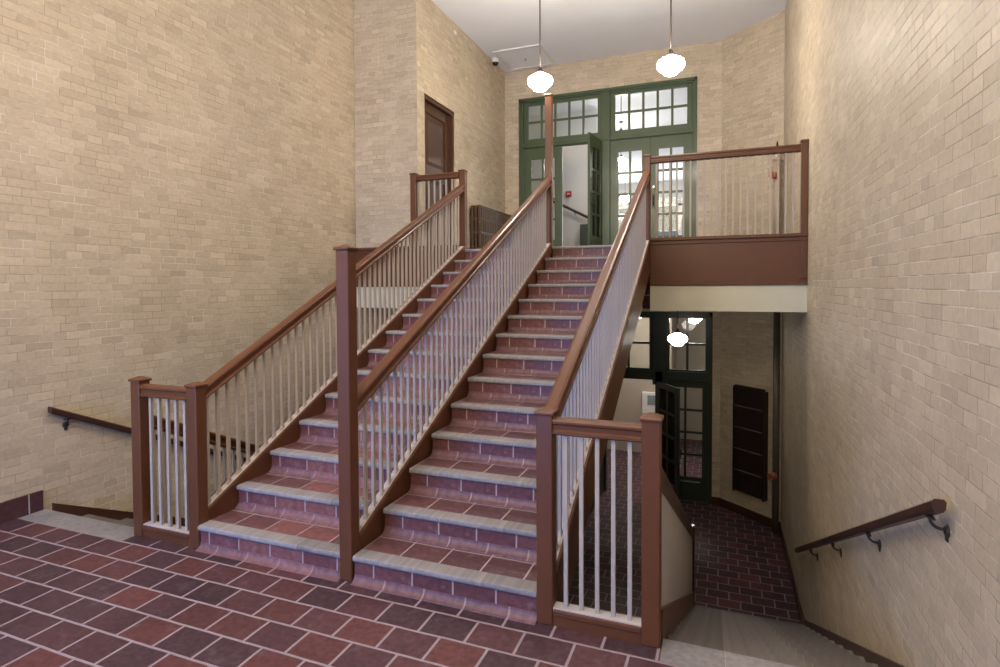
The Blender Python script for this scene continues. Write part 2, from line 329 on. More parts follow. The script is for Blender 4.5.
# landing edges: brown fascia over a cream slab edge
def fascia(name, num, x0, x1):
    m = MB(); m.box(x0, x1, YL - 0.02, YL + 0.10, 1.79, 2.345); m.bbox(x0, x1, YL - 0.05, YL + 0.10, 2.335, 2.375, 0.008); m.bbox(x0, x1, YL - 0.035, YL - 0.015, 2.29, 2.31, 0.006); m.bbox(x0, x1, YL - 0.03, YL, 1.79, 1.82, 0.004)
    struct('trim_%d' % num, m, BROWN, 'brown painted fascia board on %s landing edge' % name, cat='fascia')
    struct('trim_%d' % (num + 1), MB().box(x0, x1, YL, YL + 0.10, ZS, 1.79), CREAM, 'cream painted slab edge under %s brown fascia' % name, cat='slab edge')
fascia('the right', 3, -0.815, XR)
fascia('the left', 5, XL, -3.405)

# ------------------------------------------------------------------ stairs
def step_profile_base(x0, x1, y, z, down=False):
    """riser tiles, tread tiles; y,z is the nosing's front top edge"""
    return None
def make_flight(name, label, lanes, n, y0, z0, up=True, soffit=None, mats=None):
    t = thing(name, label, 'staircase', (0, y0, min(z0, 0)))
    for (x0, x1) in lanes:
        first = None
        for k in range(n):
            dy = k * T; dz = k * H if up else -k * H
            if first is None:
                y, z = y0, z0
                # step body: tread tiled
                m = MB(); m.box(x0, x1, y + 0.10, y + T + 0.03, z - 0.04, z - 0.002)
                s = m.build('step', TREAD, t, (x0, y, z))
                rs = MB().box(x0, x1, y + 0.02, y + 0.04, z - H + 0.035, z - 0.034); kids = [rs.build('riser', RISER, s, (x0, y, z))]
                ns = MB(); nn = [(y + 0.105, z), (y + 0.010, z), (y + 0.003, z - 0.005), (y, z - 0.014), (y, z - 0.026), (y + 0.005, z - 0.034), (y + 0.105, z - 0.034)]
                ns.prism(nn, x0, x1); kids.append(ns.build('nosing', STONE, s, (x0, y, z), uvx=True))
                cv = MB(); q = [(y + 0.045, z - H + 0.045), (y + 0.018, z - H + 0.045)]
                for i in range(1, 6):
                    a = i / 5 * math.pi / 2; q.append((y + 0.018 - 0.042 * (1 - math.cos(a)), z - H + 0.045 - 0.042 * math.sin(a)))
                q += [(y - 0.026, z - H - 0.002), (y + 0.045, z - H - 0.002)]
                cv.prism(q, x0, x1); kids.append(cv.build('cove', COVE, s, (x0, y, z), uvx=True))
                first = (s, kids)
            else:
                s = first[0].copy(); C.objects.link(s); s.parent = t; s.location = Vector(first[0].location) + Vector((0, dy, dz))
                if up and k == n - 1: pass
                for kd in first[1]:
                    c = kd.copy(); C.objects.link(c); c.parent = s; c.location = kd.location
    if soffit: soffit.build('soffit', PLAST, t)
    return t
AX = (-3.325, -2.155); BX = (-2.065, -0.905)
# solid body of the central stair (plaster soffit)
sf = MB()
for xa_, xb_ in ((-3.318, -2.158), (-2.062, -0.908)):
    sf.prism([(0.06, 0.0), (0.06, nose(0.06) - 0.20), (YL - 0.3, nose(YL - 0.3) - 0.20), (YL - 0.005, ZU - 0.24), (YL - 0.005, ZS + 0.02), (0.5, nose(0.5) - 0.31), (0.32, 0.0)], xa_, xb_)
make_flight('central_staircase', 'wide central stair in two lanes with red tile risers and grey stone nosings', (AX, BX), 14, 0.0, H, soffit=sf)
def dflight(name, label, x0, x1):
    sfd = MB(); sfd.prism([(0.0, -0.31), (0.0, -0.06), (0.10, -0.06), (Y0D + 12 * T, -12 * H - 0.2), (Y0D + 12 * T + 0.02, ZD), (Y0D + 11 * T, ZD)], x0, x1)
    t = thing(name, label, 'staircase', (0, 0, 0), 'stairs going down to the basement')
    # top nosing level with the floor
    nt_ = MB(); nt_.prism([(-0.10, 0.0), (0.10 - 0.0, 0.0), (Y0D + 0.003, -0.006), (Y0D + 0.003, -0.028), (Y0D - 0.003, -0.034), (-0.10, -0.034)], x0, x1)
    nt_.build('top_nosing', STONE, t)
    f = None
    for k in range(1, 13):
        yb = Y0D + k * T; z = -k * H              # nosing front edge (far side)
        if f is None:
            m = MB(); m.box(x0, x1, yb - T - 0.02, yb - 0.105, z - 0.03, z - 0.002); s = m.build('step', TREAD, t, (x0, yb, z))
            ns = MB().prism([(yb - 0.105, z), (yb - 0.01, z), (yb - 0.003, z - 0.005), (yb, z - 0.014), (yb, z - 0.026), (yb - 0.006, z - 0.034), (yb - 0.105, z - 0.034)], x0, x1)
            kids = [ns.build('nosing', STEPST, s, (x0, yb, z), uvx=True), MB().box(x0, x1, yb - T - 0.03, yb - T - 0.02, z, z + H - 0.034).build('riser', RISER, s, (x0, yb, z))]
            f = (s, kids)
        else:
            s = f[0].copy(); C.objects.link(s); s.parent = t; s.location = Vector(f[0].location) + Vector((0, (k - 1) * T, -(k - 1) * H))
            for kd in f[1]:
                c = kd.copy(); C.objects.link(c); c.parent = s; c.location = kd.location
    sfd.build('soffit', PLAST, t)
    return t
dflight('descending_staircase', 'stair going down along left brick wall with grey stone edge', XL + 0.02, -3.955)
dflight('descending_staircase', 'stair going down along right brick wall with darker grey steps', -0.262, XR - 0.02)

# ------------------------------------------------------------------ railings
HW = 0.045
def post(mb_parent, cx, y0, z0, z1, name='newel_post', w=0.09, mat=None, half=False):
    mat = mat or BROWN
    m = MB(); m.bbox(cx - w / 2, cx + w / 2, y0, y0 + w, z0, z1 - 0.03, 0.008)
    o = m.build(name, mat, mb_parent)
    c = MB(); e = 0.009
    c.bbox(cx - w / 2 - e, cx + w / 2 + e, y0 - e, y0 + w + e, z1 - 0.035, z1 - 0.016, 0.005)
    a = [(cx - w / 2 - e + .004, y0 - e + .004, z1 - 0.017), (cx + w / 2 + e - .004, y0 - e + .004, z1 - 0.017), (cx + w / 2 + e - .004, y0 + w + e - .004, z1 - 0.017), (cx - w / 2 - e + .004, y0 + w + e - .004, z1 - 0.017)]
    b = [(cx - 0.01, y0 + w / 2 - 0.01, z1), (cx + 0.01, y0 + w / 2 - 0.01, z1), (cx + 0.01, y0 + w / 2 + 0.01, z1), (cx - 0.01, y0 + w / 2 + 0.01, z1)]
    c.loft(a, b); c.build('cap', mat, o)
    return o
RP = [(-0.022, 0.0), (0.022, 0.0), (0.036, -0.006), (0.041, -0.016), (0.040, -0.030), (0.030, -0.040), (0.028, -0.070), (0.034, -0.078), (0.042, -0.083), (0.042, -0.093), (0.034, -0.099), (0.024, -0.104),
      (-0.024, -0.104), (-0.034, -0.099), (-0.042, -0.093), (-0.042, -0.083), (-0.034, -0.078), (-0.028, -0.070), (-0.030, -0.040), (-0.040, -0.030), (-0.041, -0.016), (-0.036, -0.006)]
def rail(parent, p0, p1, name='handrail', mat=None, sc=1.0, vs=1.0, prof=RP):
    """moulded rail swept from p0 to p1 (top centre), ends cut plumb"""
    p0 = Vector(p0); p1 = Vector(p1); h = Vector((p1.x - p0.x, p1.y - p0.y, 0)).normalized(); s = Vector((h.y, -h.x, 0))
    A = [p0 + s * a * sc + Vector((0, 0, b * vs)) for a, b in prof]; B = [p1 + s * a * sc + Vector((0, 0, b * vs)) for a, b in prof]
    return MB().loft(A, B).build(name, mat or BROWN, parent)
def balusters(parent, pts, zb, zt, slope_dir=None, slope=0.0, w=0.021, mat=None):
    """pts: (x,y,dz) positions; zb, zt at first point; slope shears the ends"""
    x, y, _ = pts[0]; h = w / 2
    def ends(zz, ww): 
        q = []
        for dx, dy in ((-ww, -ww), (ww, -ww), (ww, ww), (-ww, ww)):
            q.append((x + dx, y + dy, zz + slope * dy))
        return q
    m = MB(); m.loft(ends(zb, h), ends(zt, h))
    if slope: m.loft([(x - .016, y - .024, zb - .012 * (1 if slope > 0 else -1)), (x + .016, y - .024, zb - .012 * (1 if slope > 0 else -1)), (x + .016, y + .024, zb + slope * .024), (x - .016, y + .024, zb + slope * .024)], [(x - h, y - .01, zb + .022), (x + h, y - .01, zb + .022), (x + h, y + .01, zb + .022), (x - h, y + .01, zb + .022)])
    b = m.build('baluster', mat or BAL, parent, (x, y, zb))
    for q in pts[1:]: instance(b, parent, (q[0] - x, q[1] - y, q[2]))
    return b
RT = 0.905     # rail top above nosing line
ST = 0.045     # stringer top above nosing line
def stair_rail(name, label, cx, zbot_post, posts, ya=0.09, yb=YL, deep=0.12, outer=None):
    t = thing(name, label, 'railing', (cx, 0, 0), 'sloping railings of the central stair')
    post(t, cx, 0.0, 0.0, posts[0]); post(t, cx, YL - 0.0, zbot_post, posts[1])
    rail(t, (cx, ya, nose(ya) + RT), (cx, yb, nose(yb) + RT))
    # stringer: closed board between the lanes, with a moulded lip
    zs = [(ya, max(0, nose(ya) - 0.36)), (ya, nose(ya) + ST - 0.012), (yb, nose(yb) + ST - 0.012), (yb, nose(yb) - deep - 0.2), (0.55, max(nose(0.55) - 0.33, 0))]
    st = MB().prism([(ya, 0.0), (ya, nose(ya) + ST - 0.012), (yb, nose(yb) + ST - 0.012), (yb, nose(yb) - 0.32), (0.45, 0.0)], cx - 0.036, cx + 0.036)
    so = st.build('stringer', BROWN, t)
    for s in (-1, 1):
        MB().loft([(cx + s * 0.034, ya, nose(ya) + ST - 0.042), (cx + s * 0.045, ya, nose(ya) + ST - 0.036), (cx + s * 0.045, ya, nose(ya) + ST - 0.006), (cx + s * 0.040, ya, nose(ya) + ST), (cx + s * 0.028, ya, nose(ya) + ST), (cx + s * 0.028, ya, nose(ya) + ST - 0.042)],
                  [(cx + s * 0.034, yb, nose(yb) + ST - 0.042), (cx + s * 0.045, yb, nose(yb) + ST - 0.036), (cx + s * 0.045, yb, nose(yb) + ST - 0.006), (cx + s * 0.040, yb, nose(yb) + ST), (cx + s * 0.028, yb, nose(yb) + ST), (cx + s * 0.028, yb, nose(yb) + ST - 0.042)]).build('moulding', BROWN, so)
    MB().loft([(cx - .027, ya, nose(ya) + ST - .02), (cx + .027, ya, nose(ya) + ST - .02), (cx + .027, ya, nose(ya) + ST - .002), (cx - .027, ya, nose(ya) + ST - .002)],
              [(cx - .027, yb, nose(yb) + ST - .02), (cx + .027, yb, nose(yb) + ST - .02), (cx + .027, yb, nose(yb) + ST - .002), (cx - .027, yb, nose(yb) + ST - .002)]).build('shoe_rail', DUST, t)
    P = 0.0935; n = int((yb - ya - 0.03) / P); y = ya + 0.04
    pts = [(cx, y + i * P, SL * i * P) for i in range(n)]
    balusters(t, pts, nose(y) + ST - 0.004, nose(y) + RT - 0.10, slope=SL)
    return t
CL, CM, CR = -3.365, -2.118, -0.86
stair_rail('stair_railing', 'brown stair railing with pale balusters on the left edge of the central stair', CL, ZU - 0.15, (1.145, 3.43))
stair_rail('stair_railing', 'middle stair railing between two extra tall brown posts', CM, ZU - 0.1, (2.05, 4.32))
stair_rail('stair_railing', 'brown stair railing on the right edge of central stair over the well', CR, 1.90, (1.15, 3.42))
# outer string boards of the right and left railings reach below the steps
for cx, s, lb in ((CR, 1, 'brown outer string board under the right stair railing'), (CL, -1, 'brown outer string board under the left stair railing')):
    x0, x1 = (cx + 0.030, cx + 0.046) if s > 0 else (cx - 0.046, cx - 0.030)
    m = MB().prism([(0.1, -0.12), (0.1, nose(0.1)), (YL, nose(YL)), (YL, nose(YL) - 0.35), (0.42, nose(0.42) - 0.345)], x0, x1)
    tgt = [o for o in bpy.data.objects if o.name.startswith('stair_railing') and abs(o.location.x - cx) < 0.01][0]
    m.build('string_board', BROWN, tgt)

def guard(name, label, xs, y, z0, ztop, posts, nb, px=None, vs=0.85, bottom=True):
    """level guard rail along X between xs[0] and xs[1]"""
    t = thing(name, label, 'railing', ((xs[0] + xs[1]) / 2, y, z0), 'level railings on the landing' if z0 > 1 else 'short guard railings on the ground floor')
    for p in posts: post(t, p[0], y, p[1], p[2])
    a, b = xs; yc = y + HW
    rail(t, (a, yc, ztop), (b, yc, ztop), vs=vs)
    if bottom:
        m = MB(); m.box(a, b, yc - 0.036, yc + 0.036, z0, z0 + 0.075); m.bbox(a, b, yc - 0.045, yc + 0.045, z0 + 0.055, z0 + 0.088, 0.006); bo = m.build('bottom_rail', BROWN, t)
        MB().box(a, b, yc - 0.034, yc + 0.034, z0 + 0.086, z0 + 0.094).build('shoe_rail', DUST, t); zb = z0 + 0.092
    else: zb = z0
    step = (b - a) / (nb + 1) if px is None else px
    pts = [(a + (b - a) / 2 + (i - (nb - 1) / 2) * step, yc, 0) for i in range(nb)]
    balusters(t, pts, zb, ztop - 0.102 * vs)
    return t
guard('guard_railing', 'short brown guard railing with five balusters beside the left descending stair', (-3.865, -3.41), 0.0, 0.0, 1.10, [(-3.91, 0.0, 1.155)], 5, px=0.083)
guard('guard_railing', 'short brown guard railing with five balusters and a right newel post at the stairwell', (-0.815, -0.36), 0.0, 0.0, 1.10, [(-0.315, -0.0, 1.16)], 5, px=0.083)
gl = guard('landing_railing', 'short brown landing railing in front of the brown panelled door', (-4.065, -3.41), YL - 0.055, 2.375, 3.385, [(-4.11, 2.33, 3.43)], 6, px=0.092, bottom=False)
gr = guard('landing_railing', 'long brown landing railing beside the right brick wall above the cream slab', (-0.815, 0.835), YL, 2.37, 3.385, [], 20, px=0.0795, bottom=False)
wp = MB().bbox(0.835, 0.905, YL - 0.03, YL + 0.05, 1.88, 3.40, 0.006); wpo = wp.build('wall_post', BROWN, gr)
MB().bbox(0.825, 0.908, YL - 0.04, YL + 0.06, 3.39, 3.42, 0.006).build('cap', BROWN, wpo); MB().bbox(0.825, 0.908, YL - 0.04, YL + 0.05, 1.86, 1.89, 0.006).build('foot', BROWN, wpo)

# railing going down beside the left descending stair
dr = thing('descending_railing', 'brown railing with pale balusters going down behind the left guard railing', 'railing', (-3.91, 0, 0))
ya, yb = 0.09, 4.3
rail(dr, (-3.91, ya, nosed(ya) + 0.87), (-3.91, yb, nosed(yb) + 0.87))
MB().prism([(ya, nosed(ya) - 0.22), (ya, nosed(ya) + 0.05), (yb, nosed(yb) + 0.05), (yb, nosed(yb) - 0.22)], -3.95, -3.87).build('stringer', BROWND, dr)
P = 0.0935; n = int((yb - ya - 0.05) / P)
balusters(dr, [(-3.91, ya + 0.05 + i * P, -SL * i * P) for i in range(n)], nosed(ya + 0.05) + 0.045, nosed(ya + 0.05) + 0.87 - 0.1, slope=-SL)
post(dr, -3.91, yb - 0.02, ZD, nosed(yb) + 0.98)

# solid parapet beside the right descending stair
pp = thing('stair_parapet', 'solid grey plaster parapet with sloping brown cap beside the right descending stair', 'parapet', (-0.315, 0.09, -0.3))
ye = 4.02
MB().prism([(0.09, nosed(0.09) - 0.25), (0.09, nosed(0.09) + 0.78), (ye, nosed(ye) + 0.78), (ye, ZD), (3.6, ZD)], -0.345, -0.285).build('panel', GREYP, pp)
MB().loft([(-0.355, 0.09, nosed(0.09) + 0.77), (-0.272, 0.09, nosed(0.09) + 0.77), (-0.272, 0.09, nosed(0.09) + 0.88), (-0.355, 0.09, nosed(0.09) + 0.88)],
          [(-0.355, ye, nosed(ye) + 0.77), (-0.272, ye, nosed(ye) + 0.77), (-0.272, ye, nosed(ye) + 0.88), (-0.355, ye, nosed(ye) + 0.88)]).build('rail_cap', BROWND, pp)
MB().prism([(0.09, nosed(0.09) - 0.2), (0.09, nosed(0.09) + 0.15), (ye, nosed(ye) + 0.15), (ye, nosed(ye) - 0.2)], -0.29, -0.265).build('stringer', BROWN, pp)
MB().bbox(-0.36, -0.262, ye, ye + 0.09, ZD, nosed(ye) + 0.90, 0.006).build('end_post', BROWND, pp)

# ------------------------------------------------------------------ wall handrails
def wall_rail(label, x, wall_x, ya, yb, za, zb, brk):
    t = thing('wall_handrail', label, 'handrail', (x, ya, za), 'handrails on the side walls')
    prof = [(-0.016, 0.0), (0.016, 0.0), (0.026, -0.010), (0.024, -0.040), (0.016, -0.052), (-0.016, -0.052), (-0.024, -0.040), (-0.026, -0.010)]
    rail(t, (x, ya, za), (x, yb, zb), prof=prof, name='rail', vs=1.05, mat=BROWND)
    sg = 1 if wall_x > x else -1; f = None
    for y in brk:
        z = za + (y - ya) / (yb - ya) * (zb - za) - 0.066
        if f is None:
            m = MB(); pts = []
            for i in range(9):
                a = i / 8 * math.pi / 2; pts.append((x + sg * 0.045 * (1 - math.cos(a)), y, z - 0.045 * math.sin(a)))
            pts.append((wall_x - sg * 0.004, y, z - 0.045)); pts = [(x, y, z + 0.012)] + pts
            m.tube(pts, 0.007)
            m.cyl((wall_x - sg * 0.012, y, z - 0.05), (wall_x - sg * 0.001, y, z - 0.05), 0.018, 0.028)
            m.bbox(min(wall_x - sg * 0.008, wall_x), max(wall_x - sg * 0.008, wall_x), y - 0.014, y + 0.014, z - 0.095, z - 0.03, 0.003)
            m.box(x - 0.012, x + 0.012, y - 0.03, y + 0.03, z - 0.002, z + 0.008)
            b = m.build('bracket', IRON, t, (x, y, z)); f = (b, y, z)
        else: instance(f[0], t, (0, y - f[1], z - f[2]))
    return t
wall_rail('dark brown sloping handrail on iron brackets on right brick wall', 0.845, XR, -0.03, 4.6, 0.905, -1.28, (0.08, 1.18, 2.36, 3.54))
wall_rail('dark brown sloping handrail on left brick wall behind the guard railing', -5.085, XL, 0.14, 4.6, 0.83, -1.32, (0.28, 1.5, 2.7, 3.9))

# ------------------------------------------------------------------ brown door in the block
d1 = thing('door_1', 'brown panelled door set in the projecting brick block', 'door', (XBLK - 0.14, 5.235, ZU), kind='structure')
xf = XBLK - 0.14
fr = MB(); fr.box(xf, xf + 0.12, 4.71, 4.76, ZU, 4.63); fr.box(xf, xf + 0.12, 5.71, 5.76, ZU, 4.63); fr.box(xf, xf + 0.12, 4.71, 5.76, 4.57, 4.63)
fr.build('frame', DOORB, d1)
lf = MB(); lf.box(xf, xf + 0.03, 4.76, 5.71, ZU + 0.01, 4.57)
for y0, y1, z0, z1 in ((4.76, 4.89, ZU + .01, 4.57), (5.58, 5.71, ZU + .01, 4.57), (4.89, 5.58, ZU + .01, 2.55), (4.89, 5.58, 3.42, 3.60), (4.89, 5.58, 4.42, 4.57)): lf.bbox(xf + 0.02, xf + 0.055, y0, y1, z0, z1, 0.004)
leaf = lf.build('leaf', DOORB, d1)
for z0, z1 in ((2.60, 3.37), (3.65, 4.37)):
    MB().loft([(xf + 0.03, 4.93, z0), (xf + 0.03, 5.54, z0), (xf + 0.03, 5.54, z1), (xf + 0.03, 4.93, z1)], [(xf + 0.046, 4.98, z0 + 0.05), (xf + 0.046, 5.49, z0 + 0.05), (xf + 0.046, 5.49, z1 - 0.05), (xf + 0.046, 4.98, z1 - 0.05)]).build('panel', DOORB, leaf)
kn = MB(); kn.cyl((xf + 0.055, 5.64, 3.30), (xf + 0.10, 5.64, 3.30), 0.012); kn.lathe([(0.0, -0.028), (0.02, -0.02), (0.028, 0), (0.02, 0.02), (0.0, 0.028)], (xf + 0.115, 5.64, 3.30), 16)
kn.build('knob', IRON, leaf)

# ------------------------------------------------------------------ glazed doors
def glazed(m, x0, x1, z0, z1, y, cols, rows, bar=0.042, dep=0.03):
    """muntin grid filling the rectangle"""
    for i in range(1, cols):
        x = x0 + (x1 - x0) * i / cols; m.box(x - bar / 2, x + bar / 2, y - dep / 2, y + dep / 2, z0, z1)
    for j in range(1, rows):
        z = z0 + (z1 - z0) * j / rows; m.box(x0, x1, y - dep / 2 + 0.002, y + dep / 2 - 0.002, z - bar / 2, z + bar / 2)
def leaf_at(parent, hinge, ang, w, z0, z1, mat, gz0, gz1, name='leaf', rows=4, handle=True, sgn=1, st=0.15):
    """door leaf built from its hinge (x from 0 to w*sgn), turned by ang"""
    e = bpy.data.objects.new(name, None)
    m = MB(); y0, y1 = -0.022, 0.022; a, b = (0, w) if sgn > 0 else (-w, 0)
    m.bbox(a, a + st, y0, y1, z0, z1, 0.003); m.bbox(b - st, b, y0, y1, z0, z1, 0.003); m.box(a + st, b - st, y0, y1, gz1, z1); m.box(a + st, b - st, y0, y1, z0, gz0)
    m.loft([(a + st + .03, y0, z0 + .09), (b - st - .03, y0, z0 + .09), (b - st - .03, y0, gz0 - .07), (a + st + .03, y0, gz0 - .07)], [(a + st + .05, y0 - .01, z0 + .11), (b - st - .05, y0 - .01, z0 + .11), (b - st - .05, y0 - .01, gz0 - .09), (a + st + .05, y0 - .01, gz0 - .09)])
    glazed(m, a + st, b - st, gz0, gz1, 0, 2, rows)
    bpy.data.objects.remove(e)
    o = m.build(name, mat, None); o.parent = parent
    o.location = Vector(hinge) - parent_loc(parent); o.rotation_euler = (0, 0, ang)
    g = MB().box(a + st, b - st, -0.003, 0.003, gz0, gz1).build('glass', GLASS, None); g.parent = o
    fx = (b - 0.06) if sgn > 0 else (a + 0.06)
    hz = z0 + 1.02
    if handle:
        h = MB(); h.bbox(fx - 0.025, fx + 0.025, y0 - 0.008, y0, hz - 0.14, hz + 0.14, 0.003); h.tube([(fx, y0, hz + 0.09), (fx, y0 - 0.05, hz + 0.08), (fx, y0 - 0.055, hz), (fx, y0 - 0.05, hz - 0.08), (fx, y0, hz - 0.09)], 0.009)
        ho = h.build('handle', IRON, None); ho.parent = o
        k = MB().cyl((fx, y0 - 0.012, hz + 0.26), (fx, y0, hz + 0.26), 0.018).build('lock', CHROME, None); k.parent = o
    return o

d2 = thing('door_2', 'green glazed double doors with transom windows, one leaf standing open', 'door', (-2.08, YB, ZU), kind='structure')
yf0, yf1 = YB + 0.0, YB + 0.13
X0, X1 = -3.76, -0.41; XM = -2.03
f = MB()
f.bbox(X0, X0 + 0.09, yf0, yf1, ZU, 5.50, 0.006); f.bbox(X1 - 0.08, X1, yf0, yf1, ZU, 5.50, 0.006); f.bbox(X0, X1, yf0, yf1, 5.42, 5.50, 0.006)
f.bbox(XM - 0.075, XM + 0.075, yf0 - 0.01, yf1, ZU, 5.50, 0.006)
f.bbox(X0, X1, yf0 + 0.002, yf1, 4.52, 4.62, 0.006)
# stepped brick-mould around
f.bbox(X0 - 0.0, X0 + 0.04, yf0 - 0.03, yf0 + 0.02, ZU, 5.50, 0.004); f.bbox(X1 - 0.04, X1, yf0 - 0.03, yf0 + 0.02, ZU, 5.50, 0.004); f.bbox(X0, X1, yf0 - 0.03, yf0 + 0.02, 5.45, 5.50, 0.004)
f.bbox(X0 + .05, X1 - .05, yf0 - 0.015, yf0 + 0.02, 4.53, 4.555, 0.004)
f.build('frame', GREEN, d2)
for a, b in ((X0 + 0.09, XM - 0.075), (XM + 0.075, X1 - 0.08)):
    m = MB(); m.bbox(a, a + 0.09, yf0 + 0.03, yf0 + 0.08, 4.62, 5.42, 0.004); m.bbox(b - 0.09, b, yf0 + 0.03, yf0 + 0.08, 4.62, 5.42, 0.004); m.box(a + .09, b - .09, yf0 + 0.03, yf0 + 0.08, 5.36, 5.42); m.box(a + .09, b - .09, yf0 + 0.03, yf0 + 0.08, 4.62, 4.70)
    glazed(m, a + 0.09, b - 0.09, 4.70, 5.36, yf0 + 0.055, 5, 2)
    to = m.build('transom_window', GREEN, d2)
    MB().box(a + 0.09, b - 0.09, yf0 + 0.053, yf0 + 0.058, 4.70, 5.36).build('glass', GLASS, to)
zl0, zl1 = ZU + 0.015, 4.52; g0, g1 = 2.70, 4.30
leaf_at(d2, (X0 + 0.09, yf0 + 0.05, 0), 0, 0.7815, zl0, zl1, GREEN, g0, g1, sgn=1, handle=False)
leaf_at(d2, (XM - 0.085, yf0 + 0.03, 0), R(84), 0.79, zl0, zl1, GREEN, g0, g1, sgn=-1)
leaf_at(d2, (XM + 0.075, yf0 + 0.05, 0), 0, 0.7315, zl0, zl1, GREEN, g0, g1, sgn=1, handle=False)
leaf_at(d2, (X1 - 0.08, yf0 + 0.05, 0), 0, 0.7315, zl0, zl1, GREEN, g0, g1, sgn=-1)

d3 = thing('door_3', 'dark green glazed basement doors below the landing, one leaf open', 'door', (-1.1, YB, ZD), kind='structure')
f = MB(); A0, A1 = -2.09, -0.13
f.bbox(A0, A0 + 0.06, YB, YB + 0.13, ZD, 1.31, 0.005); f.bbox(A1 - 0.06, A1, YB, YB + 0.13, ZD, 1.31, 0.005); f.bbox(A0, A1, YB, YB + 0.13, 1.22, 1.31, 0.005)
f.bbox(-1.17, -0.91, YB - 0.01, YB + 0.13, ZD + 2.1, 1.31, 0.006); f.bbox(-1.12, -0.99, YB - 0.01, YB + 0.13, ZD, 0.2, 0.006); f.bbox(A0, A1, YB + 0.001, YB + 0.13, 0.04, 0.22, 0.01)
f.build('frame', DGREEN, d3)
for a, b in ((A0 + 0.06, -1.17), (-0.91, A1 - 0.06)):
    m = MB(); m.box(a, a + 0.04, YB + .03, YB + .08, 0.22, 1.22); m.box(b - 0.06, b, YB + .03, YB + .08, 0.22, 1.22); m.box(a, b, YB + .031, YB + .079, 1.19, 1.22); m.box(a, b, YB + .031, YB + .079, 0.22, 0.25)
    glazed(m, a + 0.04, b - 0.06, 0.25, 1.19, YB + 0.055, 2, 2)
    to = m.build('transom_window', DGREEN, d3); MB().box(a + 0.04, b - 0.06, YB + .053, YB + .058, 0.25, 1.19).build('glass', GLASS, to)
leaf_at(d3, (A1 - 0.06, YB + 0.05, 0), 0, 0.80, ZD + 0.01, 0.04, DGREEN, ZD + 0.44, -0.07, sgn=-1, handle=False, st=0.11)
leaf_at(d3, (-1.08, YB - 0.02, 0), R(122), 0.80, ZD + 0.01, 0.03, DGREEN, ZD + 0.44, -0.07, sgn=-1, st=0.11)

# ------------------------------------------------------------------ pendant lamps
def pendant(label, x, y, z, top, r=0.165, mat=None, group=None, first=[None]):
    t = thing('pendant_lamp', label, 'lamp', (x, y, top), 'hanging white globe lamps')
    rb = MB(); rb.cyl((x, y, z + 0.13 * r / .165), (x, y, top - 0.02), 0.009); rb.build('stem', IRON, t)
    MB().lathe([(0.0, 0.0), (0.06, 0.0), (0.055, -0.02), (0.02, -0.035), (0.0, -0.035)], (x, y, top), 20).build('canopy', IRON, t)
    k = r / 0.165
    MB().lathe([(0.0, 0.185 * k), (0.02 * k, 0.18 * k), (0.035 * k, 0.15 * k), (0.058 * k, 0.135 * k), (0.058 * k, 0.10 * k), (0, 0.10 * k)], (x, y, z), 24).build('fitter', IRON, t)
    pr = [(0.052, 0.115), (0.07, 0.09), (0.12, 0.075), (0.152, 0.05), (0.165, 0.015), (0.160, -0.02), (0.142, -0.045), (0.12, -0.058), (0.10, -0.075), (0.085, -0.10), (0.05, -0.118), (0.0, -0.124)]
    MB().lathe([(a * k, b * k) for a, b in pr], (x, y, z), 40).build('globe', mat or GLOBE, t)
    return t
pendant('left of the two round white globe lamps hanging in front of the green doors', -2.23, 4.5, 4.48, ZC)
pendant('right of the two round white globe lamps hanging in front of the green doors', -0.58, 4.5, 4.46, ZC)
pendant('small globe lamp hanging over the basement before the lower dark doors', -0.62, 6.5, 0.955, ZS, r=0.15, mat=GLOBE3)
pendant('hall globe lamp seen through the upper transom window', -1.93, 9.25, 4.86, 5.9, r=0.15, mat=GLOBE2)
pendant('hall globe lamp seen through the top panes of closed green door', -2.35, 11.9, 4.9, 5.9, r=0.16, mat=GLOBE2)
pendant('farthest hall globe lamp seen through the closed green door', -3.2, 18.2, 4.9, 5.9, r=0.2, mat=GLOBE2)
pendant('added globe lamp out of view in the hall right of the green doors', 0.6, 11.9, 4.9, 5.9, r=0.16, mat=GLOBE2)  # unseen extra lamp, added to brighten the upper hall
pendant('added globe lamp hidden below the left side of the landing', -3.9, 6.3, 0.955, ZS, r=0.15, mat=GLOBE3)  # added behind the stairs to light the brick under the landing
pendant('basement hall globe lamp seen through right pane of lower transom', -0.50, 9.6, 1.12, ZS, r=0.15, mat=GLOBE2)
pendant('basement hall globe lamp seen through left pane of lower transom', -1.62, 9.6, 1.2, ZS, r=0.14, mat=GLOBE2)
# lamps over the entrance floor behind the camera
pendant('globe lamp hanging above the entrance floor', -3.6, -3.6, 4.47, ZC)
pendant('globe lamp hanging above the entrance floor near right wall', -0.7, -4.2, 4.47, ZC)

pendant('added globe lamp out of view above the start of the stairs', -2.4, -0.2, 4.47, ZC)  # added above the frame to brighten the ceiling and upper walls

# ------------------------------------------------------------------ radiators
ru = thing('radiator', 'brown column radiator standing against the brick block on the landing', 'radiator', (-3.93, 7.0, ZU))
ys = 6.28; nsec = 20; pitch = 0.082
m = MB()
for xx in (-3.995, -3.93, -3.865):
    m.bbox(xx - 0.024, xx + 0.024, ys, ys + 0.05, ZU + 0.10, 3.19, 0.012)
for zz in (ZU + 0.14, 2.72, 2.95, 3.165): m.bbox(-4.02, -3.84, ys + 0.005, ys + pitch - 0.004, zz - 0.022, zz + 0.022, 0.008)
m.bbox(-4.02, -3.99, ys, ys + 0.05, ZU, ZU + 0.12, 0.006); m.bbox(-3.87, -3.84, ys, ys + 0.05, ZU, ZU + 0.12, 0.006)
s0 = m.build('section', RADB, ru, (-3.93, ys, ZU))
for i in range(1, nsec): instance(s0, ru, (0, pitch * i, 0))

